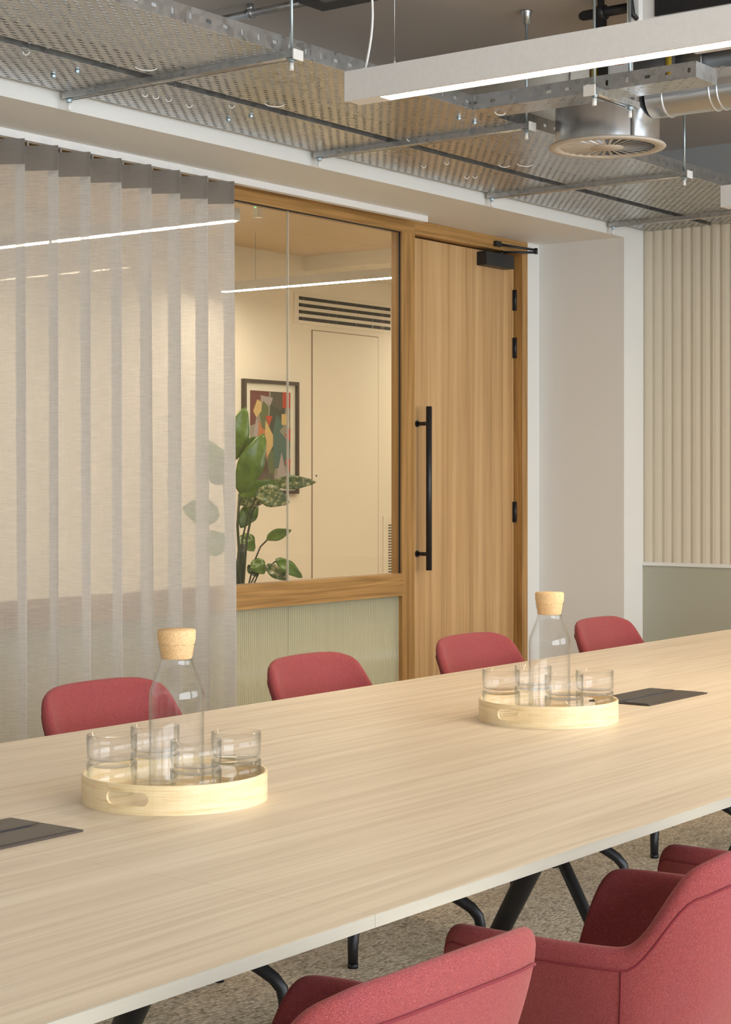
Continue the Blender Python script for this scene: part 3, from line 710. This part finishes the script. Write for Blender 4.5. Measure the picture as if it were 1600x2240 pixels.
# near side, seen from behind
ch = make_chair((1.59, 1.335, 0), -.03, 'red upholstered armchair seen from behind in the near foreground, nearest to the camera', 'red armchairs along the near table side')
dup(ch, (2.40, 1.315, 0), -.02, 'red upholstered armchair seen from behind, cut by the lower right photo corner')
dup(ch, (3.10, 1.325, 0), -.02, 'red upholstered armchair on the near side, only its arm showing behind the corner chair')
far = [(3.17, 'leftmost red armchair across the table, in front of the curtain behind the nearer carafe'),
       (4.02, 'red armchair across the table in front of the reeded glass'),
       (4.855, 'red armchair across the table in front of the oak door'),
       (5.73, 'red armchair across the table in front of the white column, farthest from the camera')]
for i, (x, lb) in enumerate(far):
    o = dup(ch, (x, 2.95, 0), PI+(.03 if i % 2 else -.02), lb); o['group'] = 'red armchairs along the far table side'

# ================================================================ CEILING SERVICES
ZT = 2.590
def tray_x(name, x0, x1, y0, y1, label):
    t_ = thing(name, label, 'cable tray', ((x0+x1)/2, (y0+y1)/2, ZT), 'galvanised cable trays')
    MB().box(x0, x1, y0, y1, ZT, ZT+.0012).build('deck', M['deck'], t_, loc=None)
    for y_ in (y0, y1-.0015):
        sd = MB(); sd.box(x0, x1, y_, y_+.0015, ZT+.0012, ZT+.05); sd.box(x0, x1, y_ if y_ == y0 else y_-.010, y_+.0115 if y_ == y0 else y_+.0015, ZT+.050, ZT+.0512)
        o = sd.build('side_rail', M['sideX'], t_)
    return t_
# object coordinates of the side rails are measured from the thing: shift pattern height accordingly
tray_x('cable_tray', 1.2, X1-.005, 4.005, 4.350, 'narrower perforated cable tray beside the white bulkhead')
tray_x('cable_tray', 1.2, X1-.005, 3.420, 3.948, 'wider perforated cable tray farther from the bulkhead')
tc = thing('cable_tray', 'short narrow cable tray branching off above the air diffuser', 'cable tray', (5.285, 3.0, ZT), 'galvanised cable trays')
MB().box(5.21, 5.36, 2.565, 3.419, ZT, ZT+.0012).build('deck', M['deckY'], tc)
for x_ in (5.21, 5.3585):
    MB().box(x_, x_+.0015, 2.565, 3.419, ZT+.0012, ZT+.052).build('side_rail', M['sideY'], tc)
MB().box(5.211, 5.359, 2.563, 2.565, ZT+.0, ZT+.052).build('end_plate', M['galv'], tc)
for nm_ in ('slotted_galvanised_side', 'slotted_galvanised_cross_side'):
    pass
def hanger(x, label, y0=3.375, y1=4.372):
    t_ = thing('strut_hanger', label, 'hanger', (x, y0, ZT-.022), 'strut hangers carrying the cable trays')
    c_ = MB(); w_ = .0205
    c_.tube([(x, y0+.012, ZT-.012), (x, y1, ZT-.012)], .0105, 14)
    c_.box(x-w_, x+w_, y0, y1, ZT-.0035, ZT-.0002).box(x-w_, x-w_+.002, y0, y1, ZT-.020, ZT-.0035).box(x+w_-.002, x+w_, y0, y1, ZT-.020, ZT-.0035)
    c_.build('channel', M['galv'], t_)
    for y_, top in ((y0+.022, ZC), (y1-.013, ZC)):
        MB().tube([(x-.0, y_, ZT-.048), (x, y_, top)], .0048, 10).build('threaded_rod', M['zincrod'], t_)
        MB().tube([(x, y_, ZT-.030), (x, y_, ZT-.0225)], .011, 6, smooth=False).tube([(x, y_, ZT-.0225), (x, y_, ZT-.020)], .015, 14).build('nut', M['zincrod'], t_)
        MB().tube([(x, y_, ZT-.056), (x, y_, ZT-.032)], .0068, 10).build('rod_cap', M['white_plastic'], t_)
    MB().box(x-w_-.003, x+w_+.003, y0-.006, y0, ZT-.028, ZT+.004, .002).build('end_cap', M['white_plastic'], t_)
    MB().lathe([(0, -.05), (.012, -.05), (.014, -.02), (.022, -.006), (.022, 0), (0, 0)], (x, y0+.022, ZC), 14).build('ceiling_fixing', M['galv'], t_)
hanger(4.175, 'galvanised strut under the trays, leftmost in the photo')
hanger(5.53, 'galvanised strut under the trays just right of the curtain')
hanger(6.796, 'galvanised strut under the trays above the oak door')
hanger(7.927, 'galvanised strut under the trays nearest the pleated wall')
hg = thing('strut_hanger', 'short strut hanger carrying the branching tray in front of the air diffuser', 'hanger', (5.3, 2.91, ZT-.022), 'strut hangers carrying the cable trays')
MB().tube([(5.135, 2.91, ZT-.012), (5.445, 2.91, ZT-.012)], .0105, 14).box(5.135, 5.445, 2.89, 2.93, ZT-.0035, ZT-.0002).box(5.135, 5.445, 2.89, 2.892, ZT-.020, ZT-.0035).box(5.135, 5.445, 2.928, 2.93, ZT-.02, ZT-.0035).build('channel', M['galv'], hg)
for x_ in (5.165, 5.41):
    MB().tube([(x_, 2.91, ZT-.048), (x_, 2.91, ZC)], .0048, 10).build('threaded_rod', M['zincrod'], hg)
    MB().tube([(x_, 2.91, ZT-.030), (x_, 2.91, ZT-.0225)], .011, 6, smooth=False).tube([(x_, 2.91, ZT-.0225), (x_, 2.91, ZT-.020)], .015, 14).build('nut', M['zincrod'], hg)
    MB().tube([(x_, 2.91, ZT-.056), (x_, 2.91, ZT-.032)], .0078, 10).build('rod_cap', M['white_plastic'], hg)
MB().box(5.129, 5.135, 2.888, 2.932, ZT-.030, ZT+.006, .001).build('end_cap', M['white_plastic'], hg)

# cable ties hanging through the decks
def onplane(px, py, z=ZT):
    d = 3883*(z-EYE)/(1049-py); r = (px-800)/3883*d; return Vector((.8013*d+.5983*r, .5983*d-.8013*r, z))
ties = [(323, 148, .07, 'long'), (215, 195, .02, ''), (58, 112, .02, ''), (250, 184, .02, ''), (603, 228, .07, 'long'), (318, 204, .02, ''), (342, 209, .02, ''), (370, 215, .02, ''), (508, 229, .02, ''), (415, 228, .02, ''), (905, 305, .05, 'long'), (965, 303, .07, 'long'),
        (1096, 246, .04, 'long'), (1105, 361, .05, 'long'), (1150, 359, .07, 'long'), (1275, 408, .05, 'long'), (1320, 404, .07, 'long'), (928, 361, .02, ''), (1022, 385, .02, ''), (1040, 384, .02, ''), (978, 354, .02, '')]
for i, (a, b, r_, kind) in enumerate(ties):
    c = onplane(a, b); n = 12; P = []
    for k in range(n+1):
        q = PI*k/n; P.append(c+Vector((r_*.5*math.cos(q)*.8-r_*.1, -r_*.5*math.cos(q)*.55, -.010*math.sin(q)-.0015*(kind == ''))))
    o = MB().tube(P, .0017, 6).build('cable_tie', M['white_plastic'], loc=c)
    tag(o, ('long white cable tie loop' if kind else 'short white cable tie loop')+' poking through a perforated cable tray', 'cable tie', 'cable ties, long loops' if kind else 'cable ties, short loops')
for i, (a, b) in enumerate([(117, 164), (169, 154), (549, 252), (500, 260), (1004, 257), (1038, 266)]):
    c = onplane(a, b); o = MB().tube([c+Vector((0, 0, -.012)), c+Vector((0, 0, .002))], .0045, 8).tube([c+Vector((0, 0, -.008)), c+Vector((0, 0, -.001))], .009, 6, smooth=False).build('tray_bolt', M['zincrod'], loc=c)
    tag(o, 'small zinc bolt and nut under a perforated cable tray', 'bolt', 'bolts under the cable trays')

# pendant lights
def pendant(x, label):
    y0, y1, zb, w_, hh = .25, 3.245, 2.432, .072, .090
    t_ = thing('pendant_light', label, 'pendant light', (x+w_/2, (y0+y1)/2, zb), 'white linear pendant lights')
    b_ = MB(); b_.box(x, x+.012, y0, y1, zb, zb+hh).box(x+w_-.006, x+w_, y0, y1, zb, zb+hh).box(x+.012, x+w_-.006, y0, y1, zb+hh-.004, zb+hh).box(x+.012, x+w_-.006, y1-.125, y1, zb, zb+.004).box(x+.012, x+w_-.006, y0, y0+.125, zb, zb+.004)
    b_.box(x+.0115, x+w_-.0055, y1-.003, y1, zb, zb+hh).box(x+.0115, x+w_-.0055, y0, y0+.003, zb, zb+hh)
    b_.build('housing', M['white_metal'], t_)
    MB().box(x+.0125, x+w_-.0065, y0+.125, y1-.125, zb+.001, zb+.006).build('diffuser', M['lamp'], t_)
    cx = x+w_/2; P = []
    for k in range(15):
        q = k/14; P.append((cx+.010*math.sin(q*5), y1-.05-.022*math.sin(q*PI*1.3), zb+hh+q*(ZC-zb-hh)))
    MB().tube(P, .0036, 8).build('power_cable', M['white_plastic'], t_)
    for y_ in (y1-.16, y0+.16): MB().tube([(cx, y_, zb+hh), (cx, y_, ZC)], .0008, 6).tube([(cx, y_, zb+hh), (cx, y_, zb+hh+.03)], .0028, 8).build('suspension_wire', M['galv'], t_)
    MB().lathe([(0, -.03), (.03, -.03), (.034, 0), (0, 0)], (P[-1][0], P[-1][1], ZC), 20).build('ceiling_rose', M['white_plastic'], t_)
pendant(4.240, 'long white linear pendant with a lit warm strip across the top right')
pendant(6.825, 'white linear pendant whose end just shows at the right photo edge')

# air diffuser
DXc, DYc, DZc, DR = 5.694, 3.155, 2.498, .212
ad = thing('air_diffuser', 'round swirl air diffuser with beige radial vanes under a zinc drum', 'air diffuser', (DXc, DYc, DZc))
MB().lathe([(.172, .004), (.174, 0), (DR-.004, 0), (DR, .004), (DR-.004, .010), (.172, .010)], (DXc, DYc, DZc), 72, closed=True).lathe([(0, .001), (.058, .001), (.060, .006), (0, .008)], (DXc, DYc, DZc), 40).build('face_ring', M['diff'], ad)
vn = MB()
for k in range(30):
    q = 2*PI*k/30; u = Vector((math.cos(q), math.sin(q), 0)); s_ = Vector((-u.y, u.x, 0)); c = Vector((DXc, DYc, DZc))
    w1, w2, tz = .0032, .0105, .005
    P = [c+u*.056-s_*w1+Vector((0, 0, .002)), c+u*.175-s_*w2+Vector((0, 0, .002)), c+u*.175+s_*w2*.35+Vector((0, 0, tz)), c+u*.056+s_*w1*.6+Vector((0, 0, tz*.6))]
    vn.quadprism(P, (0, 0, .0015))
vn.build('vanes', M['diff'], ad)
MB().lathe([(.188, .008), (.188, .185), (.186, .187), (0, .187), (0, .185), (.186, .1845), (.186, .008)], (DXc, DYc, DZc), 72).build('drum', M['zinc'], ad)
MB().lathe([(0, .10), (.17, .10), (.17, .104), (0, .104)], (DXc, DYc, DZc), 40).build('drum_shade_plate', M['blackgap'], ad)  # black disc standing in for the shade inside the zinc drum
MB().box(DXc-.11, DXc-.10, DYc-.165, DYc-.16, DZc+.01, DZc+.18).build('drum_seam', M['galv'], ad)
# spigot duct to the right
dz = 2.655; dy = DYc-.15
du = thing('ventilation_duct', 'round galvanised duct leaving the diffuser drum to the right', 'duct', (DXc, 2.3, dz))
MB().tube([(DXc, DYc-.1885, dz), (DXc, 1.2, dz)], .072, 40, caps=False).build('duct_pipe', M['zinc'], du)
for y_ in (2.90, 2.72, 2.69, 2.42, 2.1, 1.7):
    P = [(DXc+.0735*math.cos(q), y_+.0, dz+.0735*math.sin(q)) for q in [2*PI*k/40 for k in range(40)]]
    MB().tube(P, .003, 6, closed=True).build('joint_ring', M['zinc'], du)
MB().box(DXc-.012, DXc+.012, 1.37, 1.39, dz+.07, ZC).build('duct_strap', M['galv'], du)
# upper plenum duct and inline fan
d3 = thing('ventilation_duct', 'large pale round duct close to the slab behind the pendant', 'duct', (6.15, 3.6, 2.86))
MB().tube([(6.15, 3.42, 2.86), (6.15, 3.95, 2.86)], .13, 40).build('duct_pipe', M['wall_warm'], d3)
MB().tube([(6.15+.131*math.cos(q), 3.5, 2.86+.131*math.sin(q)) for q in [2*PI*k/40 for k in range(40)]], .004, 6, closed=True).build('joint_ring', M['galv'], d3)
MB().box(6.14, 6.16, 3.7, 3.72, 2.985, ZC).build('duct_strap', M['galv'], d3)
fn = thing('inline_fan', 'dark inline fan with yellow bands and a white label above the branching tray', 'fan', (6.15, 3.2, 2.87))
MB().tube([(6.15, 3.055, 2.87), (6.15, 3.419, 2.87)], .118, 36).build('fan_body', M['darkgrey'], fn)
for y_ in (3.08, 3.40): MB().tube([(6.15, y_-.012, 2.87), (6.15, y_+.012, 2.87)], .121, 36).build('yellow_band', M['yellow'], fn)
MB().box(6.015, 6.035, 3.23, 3.33, 2.81, 2.91, .003).build('control_box', M['white_plastic'], fn)
lbm = MB().box(6.0135, 6.0155, 3.24, 3.32, 2.83, 2.90); lb_ = lbm.build('label', M['paper'], fn)
rb = MB()
for k in range(3): rb.box(6.0125, 6.0136, 3.262+k*.014, 3.270+k*.014, 2.878, 2.890)
rb.build('label_print', M['print_red'], lb_)
d4 = thing('ventilation_duct', 'pale round duct running on from the dark inline fan', 'duct', (6.15, 2.5, 2.87))
MB().tube([(6.15, 3.054, 2.87), (6.15, 1.4, 2.87)], .112, 36).build('duct_pipe', M['zinc'], d4)
for y_ in (2.95, 2.82, 2.6): MB().tube([(6.15+.1135*math.cos(q), y_, 2.87+.1135*math.sin(q)) for q in [2*PI*k/40 for k in range(40)]], .003, 6, closed=True).build('joint_ring', M['galv'], d4)
# cassette unit
ac = thing('air_conditioning_unit', 'white ceiling unit with a black intake panel above the pendant', 'air conditioner', (5.75, 2.3, 2.87))
MB().box(5.50, 6.0, 1.5, 2.95, 2.868, ZC, .004).build('unit_body', M['white_metal'], ac)
MB().box(5.493, 5.501, 1.55, 2.86, 2.890, ZC-.004, .002).build('intake_panel', M['black'], ac)
MB().box(5.47, 5.50, 2.905, 2.955, 2.865, ZC, .004).build('bracket', M['white_plastic'], ac)
MB().tube([(5.46, 2.93, ZC), (5.455, 2.93, 2.95), (5.46, 2.925, 2.90), (5.475, 2.915, 2.885)], .009, 12).build('control_cable', M['black'], ac)
pp = thing('insulated_pipe', 'black insulated pipe stub with a clamp beside the ceiling unit', 'pipe', (5.55, 3.1, 2.95))
MB().tube([(5.55, 2.95, 2.952), (5.55, 3.17, 2.952), (5.55, 3.185, 2.952)], [.018, .018, .012], 16).build('pipe', M['black'], pp)
MB().tube([(5.55, 3.08, 2.952), (5.55, 3.12, 2.952)], .026, 18).box(5.535, 5.565, 3.085, 3.115, 2.88, 2.94).box(5.542, 5.558, 3.09, 3.11, 2.965, ZC).build('clamp', M['black'], pp)
# ceiling conduit
cd = thing('conduit', 'dark steel conduit fixed to the slab at the top', 'conduit', (4.86, 4.1, 2.97))
MB().tube([(4.86, YF, 2.968), (4.86, 3.87, 2.968)], .014, 16).build('pipe', M['galv'], cd)
MB().tube([(4.86, 4.13, 2.968), (4.86, 4.16, 2.968)], .018, 16).tube([(4.86, 4.145, 2.975), (4.86, 4.145, ZC)], .012, 14).build('saddle', M['galv'], cd)
jb = thing('detector_box', 'dark grey ceiling box with a small red light', 'detector', (4.86, 3.75, 2.96))
MB().box(4.79, 4.93, 3.62, 3.87, 2.945, ZC, .006).build('box_body', M['darkgrey'], jb)
MB().box(4.80, 4.83, 3.70, 3.78, 2.942, 2.946, .001).build('label_plate', m_plain('mid_grey_plate', (.2, .2, .19), .5), jb)
MB().tube([(4.81, 3.672, 2.9405), (4.81, 3.672, 2.946)], .005, 10).build('indicator', M['led_red'], jb)
